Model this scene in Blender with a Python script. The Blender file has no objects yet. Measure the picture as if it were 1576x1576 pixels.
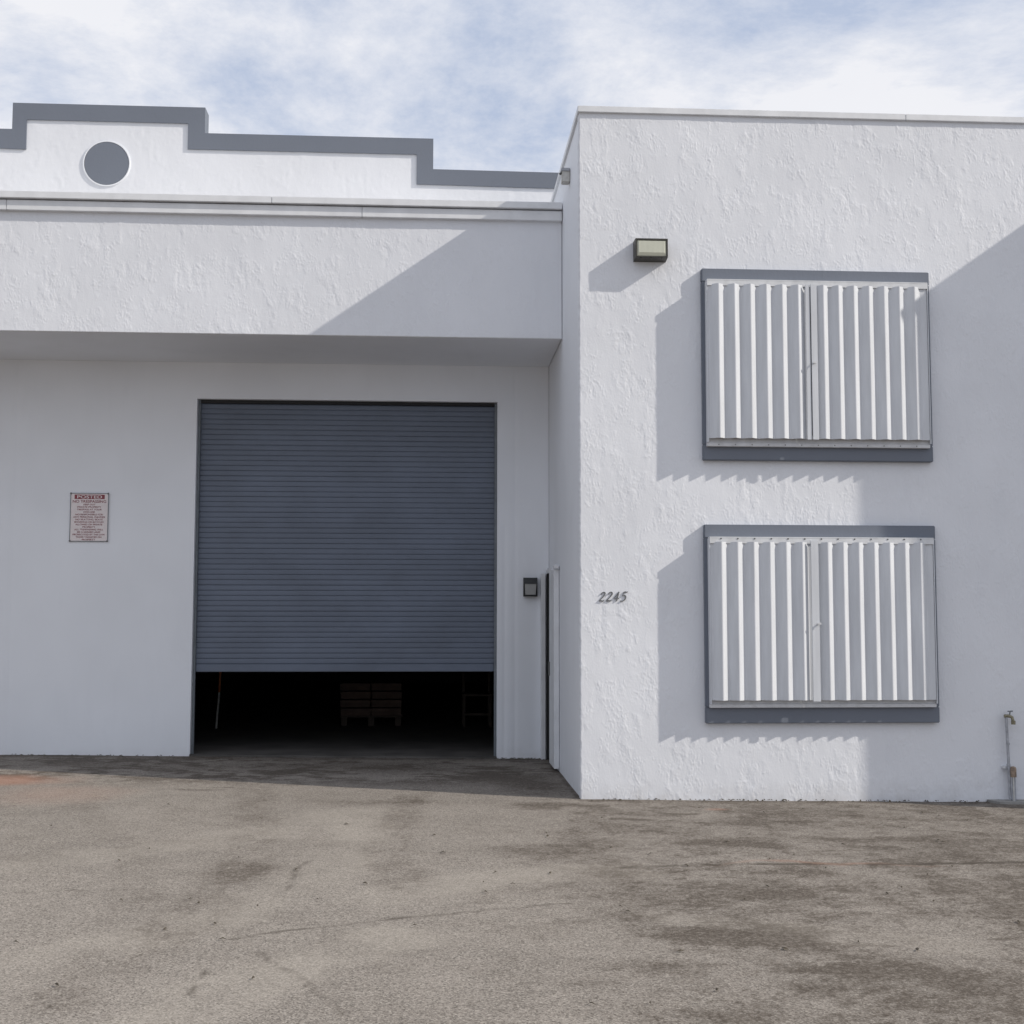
import bpy, bmesh, math, random
import numpy as np
from mathutils import Vector, Matrix

random.seed(7)
scene = bpy.context.scene
col = scene.collection
R = math.radians

# ------------------------------------------------------------------ camera, sky, sun, exposure
cam = bpy.data.cameras.new('camera'); cam_o = bpy.data.objects.new('camera', cam); col.objects.link(cam_o)
cam.sensor_width = 36; cam.lens = 36 * 1969.25 / 1576; cam.clip_end = 3000; cam.clip_start = .05
PITCH, YAW, ROLL = .0800, .0614, .0015
fwd = Vector((math.sin(YAW) * math.cos(PITCH), math.cos(YAW) * math.cos(PITCH), math.sin(PITCH)))
rgt = Vector((math.cos(YAW), -math.sin(YAW), 0)); upv = rgt.cross(fwd)
r2 = rgt * math.cos(ROLL) + upv * math.sin(ROLL); u2 = upv * math.cos(ROLL) - rgt * math.sin(ROLL)
m = Matrix((r2, u2, -fwd)).transposed().to_4x4(); m.translation = Vector((0, 0, 1.6))
cam_o.matrix_world = m
scene.camera = cam_o

SUN = Vector((1, -.33, .70)).normalized()
SUN_EL = math.asin(SUN.z); SUN_ROT = math.atan2(SUN.x, SUN.y)
world = bpy.data.worlds.new('World'); scene.world = world; world.use_nodes = True
nt = world.node_tree; nt.nodes.clear()
def wn(t, **k):
    n = nt.nodes.new(t)
    for a, b in k.items(): setattr(n, a, b)
    return n
sky = wn('ShaderNodeTexSky', sky_type='NISHITA', sun_disc=False, sun_elevation=SUN_EL, sun_rotation=SUN_ROT, dust_density=1.5, air_density=1.0)
tc = wn('ShaderNodeTexCoord'); sep = wn('ShaderNodeSeparateXYZ'); nt.links.new(tc.outputs['Generated'], sep.inputs[0])
zz = wn('ShaderNodeMath', operation='ABSOLUTE'); nt.links.new(sep.outputs[2], zz.inputs[0])
za = wn('ShaderNodeMath', operation='ADD'); nt.links.new(zz.outputs[0], za.inputs[0]); za.inputs[1].default_value = .12
dx = wn('ShaderNodeMath', operation='DIVIDE'); nt.links.new(sep.outputs[0], dx.inputs[0]); nt.links.new(za.outputs[0], dx.inputs[1])
dy = wn('ShaderNodeMath', operation='DIVIDE'); nt.links.new(sep.outputs[1], dy.inputs[0]); nt.links.new(za.outputs[0], dy.inputs[1])
cmb = wn('ShaderNodeCombineXYZ'); nt.links.new(dx.outputs[0], cmb.inputs[0]); nt.links.new(dy.outputs[0], cmb.inputs[1]); cmb.inputs[2].default_value = 15.3
cl1 = wn('ShaderNodeTexNoise'); cl1.inputs['Scale'].default_value = 1.35; cl1.inputs['Detail'].default_value = 8; cl1.inputs['Roughness'].default_value = .66; cl1.inputs['Distortion'].default_value = .15
nt.links.new(cmb.outputs[0], cl1.inputs['Vector'])
ramp = wn('ShaderNodeValToRGB'); ramp.color_ramp.elements[0].position = .38; ramp.color_ramp.elements[1].position = .56
nt.links.new(cl1.outputs['Fac'], ramp.inputs[0])
cl2 = wn('ShaderNodeTexNoise'); cl2.inputs['Scale'].default_value = 2.6; cl2.inputs['Detail'].default_value = 3
nt.links.new(cmb.outputs[0], cl2.inputs['Vector'])
ccol = wn('ShaderNodeMix', data_type='RGBA'); nt.links.new(cl2.outputs['Fac'], ccol.inputs[0])
ccol.inputs[6].default_value = (8.8, 9.05, 9.8, 1); ccol.inputs[7].default_value = (9.9, 9.9, 10.2, 1)
base = wn('ShaderNodeMix', data_type='RGBA'); base.inputs[0].default_value = .72     # thin high haze between the clouds
nt.links.new(sky.outputs[0], base.inputs[6]); base.inputs[7].default_value = (6.6, 7.5, 9.5, 1)
mixc = wn('ShaderNodeMix', data_type='RGBA'); nt.links.new(ramp.outputs[0], mixc.inputs[0])
nt.links.new(base.outputs[2], mixc.inputs[6]); nt.links.new(ccol.outputs[2], mixc.inputs[7])
bg = wn('ShaderNodeBackground'); bg.inputs[1].default_value = .1; nt.links.new(mixc.outputs[2], bg.inputs[0])
wo = wn('ShaderNodeOutputWorld'); nt.links.new(bg.outputs[0], wo.inputs[0])

sun = bpy.data.lights.new('sun', 'SUN'); sun.energy = 4.1; sun.angle = R(.6); sun.color = (1, .93, .83)
sun_o = bpy.data.objects.new('sun', sun); col.objects.link(sun_o)
sun_o.rotation_euler = SUN.to_track_quat('Z', 'Y').to_euler(); sun_o.location = SUN * 60
scene.cycles.max_bounces = 6; scene.cycles.diffuse_bounces = 4; scene.cycles.glossy_bounces = 2; scene.cycles.transmission_bounces = 1
vs = scene.view_settings; vs.view_transform = 'Standard'; vs.look = 'None'; vs.gamma = 1; vs.exposure = -.12; vs.use_curve_mapping = False

# ------------------------------------------------------------------ measured layout (metres)
Y0, Y1, Y2 = 11.282, 12.888, 14.414        # projecting wall, canopy fascia, loading-bay wall
XC, ZR = 1.3044, 6.22                      # corner of the projecting block, its roof
ZS, ZG = 4.421, 5.828                      # soffit, top of the canopy edge
DL, DR, DT = -2.658, .719, 4.014           # roll-up door opening
def gz(x, y=0): return -.013 * (max(-14, min(14, x)) - .7)

# ------------------------------------------------------------------ helpers
def wloc(o):
    v = Vector((0, 0, 0))
    while o is not None: v += o.location; o = o.parent
    return v
def tag(o, label=None, cat=None, group=None, kind=None):
    for k, v in (('label', label), ('category', cat), ('group', group), ('kind', kind)):
        if v: o[k] = v
    return o
def empty(name, loc):
    o = bpy.data.objects.new(name, None); o.location = loc; o.empty_display_size = .1; col.objects.link(o); return o
def link(name, me, mat, parent=None, loc=None):
    o = bpy.data.objects.new(name, me); col.objects.link(o)
    if mat and not me.materials: me.materials.append(mat)
    if parent is not None: o.parent = parent
    if loc is not None: o.location = Vector(loc) - (wloc(parent) if parent is not None else Vector())
    return o
class MB:
    """collects shapes given in world coordinates"""
    def __init__(s): s.v = []; s.f = []; s.sm = []
    def add(s, vs, fs, smooth=False):
        b = len(s.v); s.v += [tuple(v) for v in vs]; s.f += [tuple(i + b for i in f) for f in fs]; s.sm += [smooth] * len(fs); return s
    def box(s, x0, x1, y0, y1, z0, z1, bev=0):
        if bev:
            bm = bmesh.new(); bmesh.ops.create_cube(bm, size=1)
            for v in bm.verts: v.co = Vector(((x0 + x1) / 2 + v.co.x * (x1 - x0), (y0 + y1) / 2 + v.co.y * (y1 - y0), (z0 + z1) / 2 + v.co.z * (z1 - z0)))
            bmesh.ops.bevel(bm, geom=bm.edges[:], offset=bev, segments=2, affect='EDGES')
            bm.verts.index_update()
            s.add([v.co for v in bm.verts], [[v.index for v in f.verts] for f in bm.faces]); bm.free(); return s
        return s.add([(x0, y0, z0), (x1, y0, z0), (x1, y1, z0), (x0, y1, z0), (x0, y0, z1), (x1, y0, z1), (x1, y1, z1), (x0, y1, z1)],
                     [(0, 3, 2, 1), (4, 5, 6, 7), (0, 1, 5, 4), (1, 2, 6, 5), (2, 3, 7, 6), (3, 0, 4, 7)])
    def tube(s, pts, rad, n=12, cap=True):
        pts = [Vector(p) for p in pts]; rads = rad if isinstance(rad, (list, tuple)) else [rad] * len(pts)
        vs, fs = [], []
        for i, p in enumerate(pts):
            t = (pts[min(i + 1, len(pts) - 1)] - pts[max(i - 1, 0)]).normalized()
            a = t.cross(Vector((0, 0, 1)) if abs(t.z) < .9 else Vector((1, 0, 0))).normalized(); b = t.cross(a)
            for k in range(n):
                an = 2 * math.pi * k / n; vs.append(p + (a * math.cos(an) + b * math.sin(an)) * rads[i])
        for i in range(len(pts) - 1):
            for k in range(n): fs.append((i * n + k, i * n + (k + 1) % n, (i + 1) * n + (k + 1) % n, (i + 1) * n + k))
        s.add(vs, fs, True)
        if cap:
            s.add(vs[:n], [tuple(range(n))]); s.add(vs[-n:], [tuple(range(n))[::-1]])
        return s
    def prism(s, poly, y0, y1):
        """polygon in x,z (counter-clockwise seen from the camera) extruded from y0 (front) to y1"""
        n = len(poly)
        return s.add([(x, y0, z) for x, z in poly] + [(x, y1, z) for x, z in poly],
                     [tuple(range(n)), tuple(range(2 * n - 1, n - 1, -1))] + [((i + 1) % n, i, i + n, (i + 1) % n + n) for i in range(n)])
    def mesh(s, name, org=Vector((0, 0, 0))):
        me = bpy.data.meshes.new(name); me.from_pydata([tuple(Vector(v) - org) for v in s.v], [], s.f)
        me.polygons.foreach_set('use_smooth', s.sm); me.update()
        bm = bmesh.new(); bm.from_mesh(me); bmesh.ops.recalc_face_normals(bm, faces=bm.faces[:]); bm.to_mesh(me); bm.free()
        return me
    def build(s, name, mat, parent=None, org=None):
        o_ = wloc(parent) if parent is not None else (Vector(org) if org is not None else Vector())
        o = link(name, s.mesh(name, o_), mat, parent)
        if parent is None: o.location = o_
        return o

# numpy noise
_rs = np.random.RandomState(11); _perm = _rs.permutation(256); _perm = np.concatenate([_perm, _perm, _perm])
_ga = _rs.rand(256) * 2 * np.pi; _gx, _gy = np.cos(_ga), np.sin(_ga)
def pn(x, y, s=0):
    x = np.asarray(x, float) + s * 17.31; y = np.asarray(y, float) + s * 9.77
    xi = np.floor(x).astype(int); yi = np.floor(y).astype(int); xf = x - xi; yf = y - yi; xi &= 255; yi &= 255
    u = xf * xf * xf * (xf * (xf * 6 - 15) + 10); v = yf * yf * yf * (yf * (yf * 6 - 15) + 10)
    def g(a, b, p, q):
        h = _perm[_perm[a & 255] + (b & 255)]; return _gx[h] * p + _gy[h] * q
    a = g(xi, yi, xf, yf); b = g(xi + 1, yi, xf - 1, yf); c = g(xi, yi + 1, xf, yf - 1); d = g(xi + 1, yi + 1, xf - 1, yf - 1)
    return 1.4 * ((a + (b - a) * u) + ((c + (d - c) * u) - (a + (b - a) * u)) * v)
def sst(a, b, x):
    t = np.clip((x - a) / (b - a), 0, 1); return t * t * (3 - 2 * t)
def stucco(u, v, s=0):
    """height of hand-trowelled stucco, metres: terraced trowel plates with broken edges, drips and pulls"""
    u = u * 1.75; v = v * 1.65
    wu = u + .035 * pn(u * 5, v * 5, s + 1) + .012 * pn(u * 17, v * 17, s + 2)
    wv = v + .05 * pn(u * 5, v * 5, s + 3) + .015 * pn(u * 17, v * 17, s + 4)
    big = .6 * pn(u * 1.1, v * .9, s + 7) + .4 * pn(u * 3.1, v * 2.3, s + 8)
    m1 = sst(-.12, .42, pn(u * 2.6, v * 2.1, s + 9) + .6 * pn(u * 7, v * 6, s + 10))
    m2 = sst(.0, .40, pn(u * 3.1, v * 2.7, s + 16) + .6 * pn(u * 9, v * 7, s + 17))
    n = 1.1 * pn(wu * 8.5, wv * 4.2, s + 11) + .45 * pn(wu * 21, wv * 9, s + 12) + .2 * pn(wu * 45, wv * 20, s + 18)
    q = n * 3.2; f = q - np.floor(q); terr = (np.floor(q) + sst(.0, .14, f)) / 3.2
    st = pn(wu * 46, wv * 17, s + 13) + .4 * pn(wu * 80, wv * 40, s + 19); dr = sst(.14, .34, st)
    pul = np.clip(1 - np.abs(pn(wu * 22, wv * 6.5, s + 14)) * 10, 0, 1)
    return .0030 * big + .0021 * terr * (.18 + .82 * m1) + .0015 * m2 * dr + .0017 * pul * (.10 + .90 * m1 * (1 - m2)) + .0005 * pn(u * 60, v * 45, s + 15)

def grid_mesh(name, us, vs_, P, hole=None):
    """sheet over parameter lines us x vs_; P(U,V) gives the points"""
    U, V = np.meshgrid(us, vs_); pts = P(U, V).reshape(-1, 3)
    nu, nv = len(us), len(vs_)
    i = np.arange((nu - 1) * (nv - 1)); a = (i // (nu - 1)) * nu + i % (nu - 1)
    q = np.stack([a, a + 1, a + 1 + nu, a + nu], 1)
    if hole is not None:
        cu = (us[:-1] + us[1:]) / 2; cv = (vs_[:-1] + vs_[1:]) / 2; CU, CV = np.meshgrid(cu, cv)
        q = q[~hole(CU, CV).ravel()]
    me = bpy.data.meshes.new(name); me.vertices.add(len(pts)); me.vertices.foreach_set('co', pts.astype(np.float32).ravel())
    me.loops.add(q.size); me.loops.foreach_set('vertex_index', q.astype(np.int32).ravel())
    me.polygons.add(len(q)); me.polygons.foreach_set('loop_start', (np.arange(len(q)) * 4).astype(np.int32)); me.polygons.foreach_set('loop_total', np.full(len(q), 4, np.int32))
    me.polygons.foreach_set('use_smooth', np.ones(len(q), bool)); me.update(calc_edges=True); me.validate()
    return me
def lines(a, b, step): return np.linspace(a, b, max(2, int(round((b - a) / step)) + 1))
def with_skirt(a): return np.concatenate([[a[0] - 1e-6], a, [a[-1] + 1e-6]])

# ------------------------------------------------------------------ materials
def mat(name):
    m_ = bpy.data.materials.new(name); m_.use_nodes = True; n = m_.node_tree; n.nodes.clear()
    o = n.nodes.new('ShaderNodeOutputMaterial'); b = n.nodes.new('ShaderNodeBsdfPrincipled'); n.links.new(b.outputs[0], o.inputs[0])
    return m_, n, b
class NT:
    def __init__(s, n): s.n = n
    def new(s, t, **k):
        x = s.n.nodes.new(t)
        for a, b in k.items(): setattr(x, a, b)
        return x
    def l(s, a, b): s.n.links.new(a, b)
    def noise(s, vec, scale, detail=4, rough=.55, dist=0):
        x = s.new('ShaderNodeTexNoise'); x.inputs['Scale'].default_value = scale; x.inputs['Detail'].default_value = detail; x.inputs['Roughness'].default_value = rough; x.inputs['Distortion'].default_value = dist
        s.l(vec, x.inputs['Vector']); return x.outputs['Fac']
    def ramp(s, f, a, b, c0=(0, 0, 0, 1), c1=(1, 1, 1, 1)):
        x = s.new('ShaderNodeValToRGB'); x.color_ramp.elements[0].position = a; x.color_ramp.elements[1].position = b
        x.color_ramp.elements[0].color = c0; x.color_ramp.elements[1].color = c1; s.l(f, x.inputs[0]); return x.outputs[0]
    def mix(s, f, a, b, mode='MIX'):
        x = s.new('ShaderNodeMix', data_type='RGBA', blend_type=mode)
        for i, v in ((0, f), (6, a), (7, b)):
            if isinstance(v, (int, float, tuple)): x.inputs[i].default_value = v
            else: s.l(v, x.inputs[i])
        return x.outputs[2]
    def math(s, op, a, b=0.0):
        x = s.new('ShaderNodeMath', operation=op)
        for i, v in ((0, a), (1, b)):
            if isinstance(v, (int, float)): x.inputs[i].default_value = v
            else: s.l(v, x.inputs[i])
        return x.outputs[0]
    def pos(s, scale=(1, 1, 1)):
        g = s.new('ShaderNodeNewGeometry'); mp = s.new('ShaderNodeMapping'); mp.inputs['Scale'].default_value = scale; s.l(g.outputs['Position'], mp.inputs['Vector']); return mp.outputs[0]
    def bump(s, h, strength, dist, bsdf):
        x = s.new('ShaderNodeBump'); x.inputs['Strength'].default_value = strength; x.inputs['Distance'].default_value = dist; s.l(h, x.inputs['Height']); s.l(x.outputs[0], bsdf.inputs['Normal'])

def painted_stucco(name, c, grime=.5, bump=.35, bscale=28, bdist=.004):
    m_, n, b = mat(name); t = NT(n); p = t.pos()
    big = t.noise(p, .9, 2, .6); med = t.noise(t.pos((5, 5, 1.1)), 1.0, 3, .65)
    k = t.mix(t.ramp(big, .35, .7), tuple(x * .94 for x in c) + (1,), tuple(c) + (1,))
    k = t.mix(t.math('MULTIPLY', t.ramp(med, .52, .78), .16 * grime), k, (c[0] * .72, c[1] * .73, c[2] * .76, 1))
    # splash-back dirt on the lowest hand's breadth, broken up by noise
    g = t.new('ShaderNodeNewGeometry'); sp = t.new('ShaderNodeSeparateXYZ'); t.l(g.outputs['Position'], sp.inputs[0])
    low = t.math('SUBTRACT', 1.0, t.math('MULTIPLY', t.math('ADD', sp.outputs[2], .08), 4.2)); low = t.math('MULTIPLY', t.math('MAXIMUM', low, 0.0), t.ramp(t.noise(p, 9, 2), .35, .75))
    k = t.mix(t.math('MULTIPLY', low, .55 * grime), k, (.34, .31, .28, 1))
    t.l(k, b.inputs['Base Color']); b.inputs['Roughness'].default_value = .62; b.inputs['Specular IOR Level'].default_value = .3
    h = t.noise(t.pos((1, 1, .55)), bscale, 2, .7)
    t.bump(h, bump, bdist, b); return m_
M = {}
WHITE = (.745, .765, .81)
M['stucco'] = painted_stucco('white stucco paint', WHITE, .8, .20, 40, .004)
M['stucco_smooth'] = painted_stucco('white wall paint', (.80, .825, .87), .55, .22, 14, .005)  # same white paint, lightened to put extra light into the recessed wall
M['trim'] = painted_stucco('slate stucco paint', (.165, .185, .225), .5, .3, 30)
def plain(name, c, rough=.5, metal=0., var=.12, scale=9, bump=.05, spec=.5, streak=None):
    m_, n, b = mat(name); t = NT(n); p = t.pos(streak or (1, 1, 1))
    f = t.noise(p, scale, 3, .6)
    t.l(t.mix(t.ramp(f, .3, .72), tuple(x * (1 - var) for x in c) + (1,), tuple(min(1, x * (1 + var)) for x in c) + (1,)), b.inputs['Base Color'])
    r = t.math('ADD', t.math('MULTIPLY', f, .25), rough - .12); t.l(r, b.inputs['Roughness'])
    b.inputs['Metallic'].default_value = metal; b.inputs['Specular IOR Level'].default_value = spec
    if bump: t.bump(t.noise(t.pos(), scale * 5, 2), bump, .002, b)
    return m_
M['white_metal'] = plain('white painted metal', (.70, .715, .74), .45, 0, .07, 5)
M['shutter'] = plain('milky aluminium', (.60, .622, .66), .6, 0, .08, 4, .10, .2, (4, 4, .4))
M['rail'] = plain('rail aluminium', (.62, .635, .66), .55, .0, .10, 12, .03)
M['door'] = plain('slate roll-up steel', (.125, .150, .200), .5, 0, .14, 2.5, .03, .45, (.6, 1, 1))
M['dark_gap'] = plain('gap shade black', (.02, .02, .022), .8, 0, .1)  # near-black colour standing for shade in gaps
M['guide'] = plain('guide steel', (.16, .18, .20), .5, .2, .15)
M['bronze'] = plain('bronze lamp casting', (.052, .05, .042), .45, .25, .2, 30)
M['black_metal'] = plain('black lamp casting', (.028, .03, .032), .5, .1, .2, 30)
M['digit'] = plain('pewter digits', (.16, .165, .17), .45, .35, .25, 60)
M['sign'] = plain('sign plastic', (.74, .68, .68), .45, 0, .05, 14)
M['ink'] = plain('maroon ink', (.24, .055, .07), .6, 0, .25, 60)
M['screw'] = plain('screw steel', (.14, .14, .14), .4, .7, .2)
M['pipe'] = plain('painted pipe', (.36, .375, .41), .5, .1, .25, 22)
M['rust'] = plain('rusted pipe cap', (.25, .19, .145), .8, .1, .45, 30, .3)
M['pvc'] = plain('pale pipe', (.55, .55, .53), .6, 0, .15, 22)
M['brass'] = plain('dull brass', (.26, .24, .17), .5, .6, .3, 40)
M['concrete'] = plain('concrete', (.27, .265, .255), .85, 0, .2, 7, .4)
M['roof_coat'] = plain('white roof coating', (.74, .73, .70), .7, 0, .1, 3)
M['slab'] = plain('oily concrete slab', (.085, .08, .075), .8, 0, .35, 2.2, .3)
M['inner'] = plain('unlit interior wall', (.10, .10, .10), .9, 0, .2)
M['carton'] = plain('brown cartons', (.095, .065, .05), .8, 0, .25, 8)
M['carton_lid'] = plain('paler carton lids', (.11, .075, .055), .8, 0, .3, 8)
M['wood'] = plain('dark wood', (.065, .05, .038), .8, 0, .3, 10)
M['orange'] = plain('orange paint', (.45, .13, .04), .5, 0, .15)
M['leaf'] = plain('dry leaf', (.06, .05, .035), .9, 0, .4, 30)
def lens_mat(name, c):
    m_, n, b = mat(name); t = NT(n); f = t.noise(t.pos(), 16, 3)
    t.l(t.mix(f, tuple(x * .85 for x in c) + (1,), tuple(c) + (1,)), b.inputs['Base Color']); b.inputs['Roughness'].default_value = .22
    b.inputs['Coat Weight'].default_value = .5; b.inputs['Coat Roughness'].default_value = .08
    w = t.new('ShaderNodeTexWave'); w.inputs['Scale'].default_value = 28; w.bands_direction = 'X'; t.l(t.pos(), w.inputs['Vector']); t.bump(w.outputs['Fac'], .25, .003, b)
    return m_
M['lens'] = lens_mat('frosted prismatic glass', (.56, .57, .47))
M['lens2'] = lens_mat('frosted grey glass', (.42, .43, .43))

# ground: stains and the darkened shade zone come in as attributes computed on the mesh, everything else is node noise
def asphalt():
    m_, n, b = mat('weathered asphalt'); t = NT(n); p = t.pos(); A = lambda k: t.new('ShaderNodeAttribute', attribute_name=k).outputs['Fac']
    fine = t.noise(p, 38, 3, .75)
    c = t.mix(A('tone'), (.195, .175, .155, 1), (.290, .262, .233, 1))
    vo = t.new('ShaderNodeTexVoronoi'); vo.inputs['Scale'].default_value = 125; t.l(p, vo.inputs['Vector'])
    sp = t.new('ShaderNodeSeparateColor'); t.l(vo.outputs['Color'], sp.inputs[0])
    c = t.mix(t.ramp(sp.outputs[0], .40, 1.0, (0, 0, 0, 1), (.6, .6, .6, 1)), c, (.45, .415, .37, 1))
    c = t.mix(t.ramp(sp.outputs[1], .60, 1.0, (0, 0, 0, 1), (.70, .70, .70, 1)), c, (.070, .063, .055, 1))
    c = t.mix(t.ramp(fine, .58, .74, (0, 0, 0, 1), (.35, .35, .35, 1)), c, (.10, .09, .078, 1))
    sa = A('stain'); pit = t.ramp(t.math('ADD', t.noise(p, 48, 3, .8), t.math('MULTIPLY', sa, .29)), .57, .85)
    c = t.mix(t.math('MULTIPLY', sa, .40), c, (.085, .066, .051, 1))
    c = t.mix(t.math('MULTIPLY', pit, .80), c, (.062, .049, .038, 1))
    c = t.mix(t.math('MULTIPLY', t.ramp(t.noise(p, 130, 1, .5), .60, .68), .75), c, (.07, .06, .05, 1))
    c = t.mix(t.math('MULTIPLY', A('rusty'), .62), c, (.36, .19, .13, 1))
    c = t.mix(t.math('MULTIPLY', A('worn'), .45), c, (.42, .385, .335, 1))
    c = t.mix(A('crack'), c, (.055, .045, .035, 1))
    t.l(c, b.inputs['Base Color']); b.inputs['Roughness'].default_value = .92; b.inputs['Specular IOR Level'].default_value = .2
    t.bump(t.math('ADD', t.math('MULTIPLY', sp.outputs[2], .5), fine), .6, .006, b); return m_
M['asphalt'] = asphalt()

# ------------------------------------------------------------------ ground
def build_ground():
    xs = np.unique(np.concatenate([[-600, -120, -40, -14, -9], lines(-6, 6.2, .025), [9, 14, 40, 120, 600]]))
    ys = np.unique(np.concatenate([[-600, -120, -30, -5, 1.5, 3.5], lines(4.9, 14.45, .025), [15.2, 40, 120, 600]]))
    def Z(X, Y):
        z = -.013 * (np.clip(X, -14, 14) - .7)
        near = (np.abs(X) < 7) & (Y > 4) & (Y < 14.6)
        return z + np.where(near, .006 * pn(X * .8, Y * .8, 41) + .0012 * pn(X * 9, Y * 9, 42), 0) - np.where((Y > 14.5) & (Y < 60) & (np.abs(X) < 60), .35, 0)
    me = grid_mesh('ground', xs, ys, lambda U, V: np.stack([U, V, Z(U, V)], -1))
    U, V = np.meshgrid(xs, ys); X, Y = U.ravel(), V.ravel()
    wx = X + .18 * pn(X * 1.6, Y * 1.6, 50) + .06 * pn(X * 6, Y * 6, 51); wy = Y + .18 * pn(X * 1.6, Y * 1.6, 52) + .06 * pn(X * 6, Y * 6, 53)
    def blob(cx, cy, rx, ry, a=0, soft=.6):
        dx_, dy_ = wx - cx, wy - cy; c, s = math.cos(a), math.sin(a)
        d = np.sqrt(((dx_ * c + dy_ * s) / rx) ** 2 + ((-dx_ * s + dy_ * c) / ry) ** 2); return 1 - sst(1 - soft, 1, d)
    def line(pts, w, wob=.04):
        d = np.full(X.shape, 9.); ax = X + wob * pn(X * 3, Y * 3, 60) + wob * .5 * pn(X * 12, Y * 12, 61); ay = Y + wob * pn(X * 3, Y * 3, 62) + wob * .5 * pn(X * 12, Y * 12, 63)
        for (x0, y0), (x1, y1) in zip(pts[:-1], pts[1:]):
            l2 = (x1 - x0) ** 2 + (y1 - y0) ** 2; t = np.clip(((ax - x0) * (x1 - x0) + (ay - y0) * (y1 - y0)) / l2, 0, 1)
            d = np.minimum(d, np.hypot(ax - x0 - t * (x1 - x0), ay - y0 - t * (y1 - y0)))
        return 1 - sst(w * .4, w, d)
    STAINS, RUST, WORN, CRACKS = GROUND_MARKS()
    st = np.zeros_like(X); ru = np.zeros_like(X); wo_ = np.zeros_like(X); cr = np.zeros_like(X)
    for (cx, cy, rx, ry, k, so) in STAINS: st = np.maximum(st, k * blob(cx, cy, rx, ry, 0, so))
    fb = lambda f, g, sd: .62 * pn(X * f, Y * g, sd) + .62 * pn(X * f * 2.3, Y * g * 2.3, sd + 1) + .52 * pn(X * f * 5.1, Y * g * 5.1, sd + 2) + .42 * pn(X * f * 11, Y * g * 11, sd + 3) + .3 * pn(X * f * 23, Y * g * 23, sd + 4)
    right = sst(-.3, 1.9, X - .06 * (Y - 7)); bias = .42 * right - .10
    st = np.clip(st + .58 * sst(-.35, 1.05, fb(.75, .9, 70) + bias) * (.45 + .55 * right) * sst(4.4, 6.0, Y + .8 * X), 0, 1)
    st = np.clip(st + (.16 + .45 * sst(-.2, .9, fb(2.6, 2.9, 76))) * right, 0, 1)
    for p_, w_, k_ in (([(-1.7, 12.2), (-1.25, 9.6), (-1.15, 7.6), (-1.5, 5.5)], .26, .38), ([(-.1, 12.2), (-.25, 10.2), (-.3, 8.6), (-.1, 7.4)], .24, .42), ([(-2.9, 10.8), (-1.9, 8.6), (-1.5, 6.6)], .2, .22), ([(1.3, 10.6), (1.0, 8.8), (1.5, 6.8), (2.6, 5.4)], .25, .35), ([(2.6, 10.4), (2.3, 8.8), (2.7, 7.0)], .22, .3)):
        st = np.clip(st + k_ * line(p_, w_, .05) * (.3 + .7 * sst(-.4, .4, fb(2.5, 1.2, 97))), 0, 1)
    grain = .5 + .5 * np.clip(pn(X * 18, Y * 18, 90) * .9 + pn(X * 33, Y * 33, 91) * .7, -1, 1); st = np.clip(st * (.55 + .9 * grain), 0, 1)
    oil_and_shade = sst(.35, 1.2, fb(.9, 1.2, 84) + .75) * np.where((X < XC) & (Y > 11.6) & (Y < 14.6), sst(11.6, 12.8, Y), 0); st = np.maximum(st, oil_and_shade)  # oil staining that also paints the shaded bay ground darker
    tone = np.clip(.62 + .42 * fb(.5, .7, 80), 0, 1)
    for (cx, cy, rx, ry, k, so) in RUST: ru = np.maximum(ru, k * blob(cx, cy, rx, ry, 0, so))
    for (p, w, k) in WORN: wo_ = np.maximum(wo_, k * line(p, w, .12) * (.5 + .5 * sst(-.3, .3, pn(X * 2, Y * 2, 71))))
    for (p, w, k) in CRACKS: cr = np.maximum(cr, k * line(p, w) * (.35 + .65 * sst(-.35, .25, pn(X * 5, Y * 5, 72))))
    # dirt gathered along the foot of the walls
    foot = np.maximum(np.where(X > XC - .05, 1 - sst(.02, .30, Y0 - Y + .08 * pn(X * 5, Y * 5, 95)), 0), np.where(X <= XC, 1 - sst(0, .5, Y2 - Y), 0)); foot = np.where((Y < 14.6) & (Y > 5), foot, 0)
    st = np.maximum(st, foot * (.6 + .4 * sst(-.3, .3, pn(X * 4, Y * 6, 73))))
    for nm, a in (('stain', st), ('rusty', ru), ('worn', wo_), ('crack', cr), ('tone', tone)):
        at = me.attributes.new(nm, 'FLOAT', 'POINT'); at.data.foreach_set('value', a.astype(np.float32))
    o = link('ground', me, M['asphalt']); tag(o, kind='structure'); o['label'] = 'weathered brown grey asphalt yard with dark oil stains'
    return o
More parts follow.
